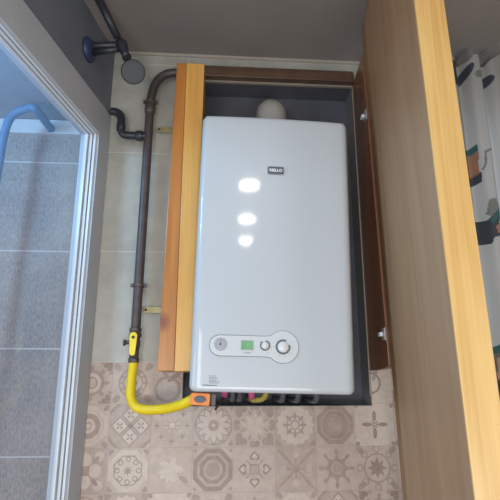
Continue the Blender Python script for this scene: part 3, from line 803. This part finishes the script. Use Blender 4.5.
tea2 = PX([(494,227),(503,221),(503,233),(496,234)]); tea3 = PX([(489,221),(498,206),(497,217),(492,225)]); tea4 = PX([(487,214),(488,200),(494,199),(497,206),(491,218)])
def motif_pot(dx, dz):
    printed(shift(pot_lid,dx,dz), 1); printed(shift(pot_body,dx,dz), 2); printed(shift(pot_hi,dx,dz), 5, 2); printed(shift(pot_base,dx,dz), 3); printed(shift(pot_han,dx,dz), 4)
def motif_tea(dx, dz):
    printed(shift(tea1,dx,dz), 3); printed(shift(tea3,dx,dz), 1, 2); printed(shift(tea2,dx,dz), 2, 2); printed(shift(tea4,dx,dz), 4)
motif_pot(0, 0); motif_tea(0, 0)
motif_pot(.29, .22); motif_tea(.27, -.24); motif_pot(.24, -.42); motif_tea(.32, .30); motif_pot(.02, -.66); motif_tea(-.02, -.50); motif_tea(.3, -.75)
def blob(x, y, rx, ry, tilt, mi):
    t = math.radians(tilt)
    printed(PX([(x+rx*math.cos(a)*math.cos(t)-ry*math.sin(a)*math.sin(t), y+rx*math.cos(a)*math.sin(t)+ry*math.sin(a)*math.cos(t)) for a in [2*PI*k/16+.05 for k in range(16)]]), mi)
blob(453, 74, 7, 15, 8, 3); blob(466, 73, 4, 11, 35, 3); blob(467, 55, 5, 6, 0, 4); blob(486, 53, 4, 7, 30, 4); blob(479, 75, 5, 4, 0, 4); blob(489, 78, 7, 5, -30, 3)
printed(PX([(472,282),(478,278),(479,286),(474,290)]), 4); printed(PX([(494,352),(503,348),(503,372),(495,368)]), 1); printed(PX([(495,368),(503,372),(503,384),(497,384)]), 3)
def cloth(name, c, tr=.45):
    m = bpy.data.materials.new(name); m.use_nodes = True; nt = m.node_tree; N = nt.nodes; L = nt.links
    N.remove(N['Principled BSDF']); d = N.new('ShaderNodeBsdfDiffuse'); t = N.new('ShaderNodeBsdfTranslucent'); mx = N.new('ShaderNodeMixShader')
    n = N.new('ShaderNodeTexNoise'); n.inputs['Scale'].default_value = 300; r_ = N.new('ShaderNodeValToRGB')
    r_.color_ramp.elements[0].color = tuple(q*.93 for q in c[:3])+(1,); r_.color_ramp.elements[1].color = c; L.new(n.outputs['Fac'], r_.inputs['Fac'])
    L.new(r_.outputs['Color'], d.inputs[0]); L.new(r_.outputs['Color'], t.inputs[0])
    mx.inputs[0].default_value = tr; L.new(d.outputs[0], mx.inputs[1]); L.new(t.outputs[0], mx.inputs[2]); L.new(mx.outputs[0], N['Material Output'].inputs[0]); return m
cm = [cloth('curtain_cloth', sr(190,190,188)), cloth('print_teal', sr(84,128,130)), cloth('print_orange', sr(190,148,126)), cloth('print_dark', sr(88,94,104)), cloth('print_grey', sr(148,150,148)), cloth('print_pale', sr(222,196,180))]
cur.keep = True
ct = thing('curtain', (.99, CY, 1.0), 'pale curtain printed with coffee pots and teapots, behind the open door', 'curtain')
cur.build('cloth', cm, ct)
g = MB(); g.tube([(.56,CY+.045,2.60),(1.42,CY+.045,2.60)], .008, 14)
rod = thing('curtain_rod', (1.0, CY+.045, 2.60), 'thin pale rod hidden behind the top of the printed curtain', 'curtain rod')
g.build('rod', M['bead'], rod)
for x_ in (.60, 1.38):
    g = MB(); g.box(x_-.008, x_+.008, CY+.03, WY-.001, 2.594, 2.606); g.build('rod_bracket', M['bead'], rod, .001)

# ------------------------------------------------------------------ lamps
def area(name, loc, target, size, power, col=(1,1,1), shape='DISK', sy=None):
    l = bpy.data.lights.new(name, 'AREA'); l.shape = shape; l.size = size; l.energy = power; l.color = col
    if sy: l.shape = 'RECTANGLE'; l.size_y = sy
    o = bpy.data.objects.new(name, l); COL.objects.link(o); o.location = loc
    d = Vector(target)-Vector(loc); o.rotation_euler = d.to_track_quat('-Z', 'Y').to_euler(); return o
for i, (x_, y_, e_) in enumerate(((.130, 0.0, 3.0), (.125, -.60, 3.0), (.125, -1.12, 2.4))):
    t = thing('ceiling_spotlight', (x_, y_, CZ), ['round ceiling spotlight nearest the boiler', 'round ceiling spotlight in the middle of the row', 'round ceiling spotlight farthest from the boiler'][i], 'lamp', 'ceiling spotlights')
    g = MB(); g.lathe((x_, y_, CZ-.001), (0,0,-1), [(0,.090),(.03,.088),(.085,.084),(.086,.080),(.07,.078)], 32); g.build('housing', M['zinc'], t)
    area('spot_light', (x_, y_, CZ-.09), (x_, y_+.25, 1.5), .15, e_, (1,.97,.92), sy=.09).data.shape = 'ELLIPSE'
area('room_fill', (-.72, -1.5, 1.35), (.15, 1.4, 1.6), .55, 20, (.97,.985,1), sy=1.2)
area('room_fill_right', (1.5, -1.3, 1.4), (.15, 1.4, 1.6), .4, 6, (1,.97,.93), sy=1.2)
area('low_fill', (.2, -.9, .8), (.15, 1.5, 1.6), 1.2, 22, (1,.97,.95), sy=.7)
area('door_edge_fill', (1.35, .15, 1.7), (.45, .95, 1.9), .5, 2.4, (1,.95,.86), sy=.9)  # added lamp that brightens the door edge
area('glass_haze_fill', (-1.05, .85, 2.36), (-.52, 1.1, 2.2), .2, 9.0, (.3,.66,1), sy=.2)  # added blue lamp near the glass, colouring its haze like reflected sky
area('balcony_fill', (-1.5, .6, 1.3), (-.6, 1.75, 1.5), .8, 10, (1,.95,.9), sy=.8)
wd = bpy.data.worlds.new('world'); scene.world = wd; wd.use_nodes = True
wd.node_tree.nodes['Background'].inputs[0].default_value = (.62,.62,.64,1); wd.node_tree.nodes['Background'].inputs[1].default_value = .3
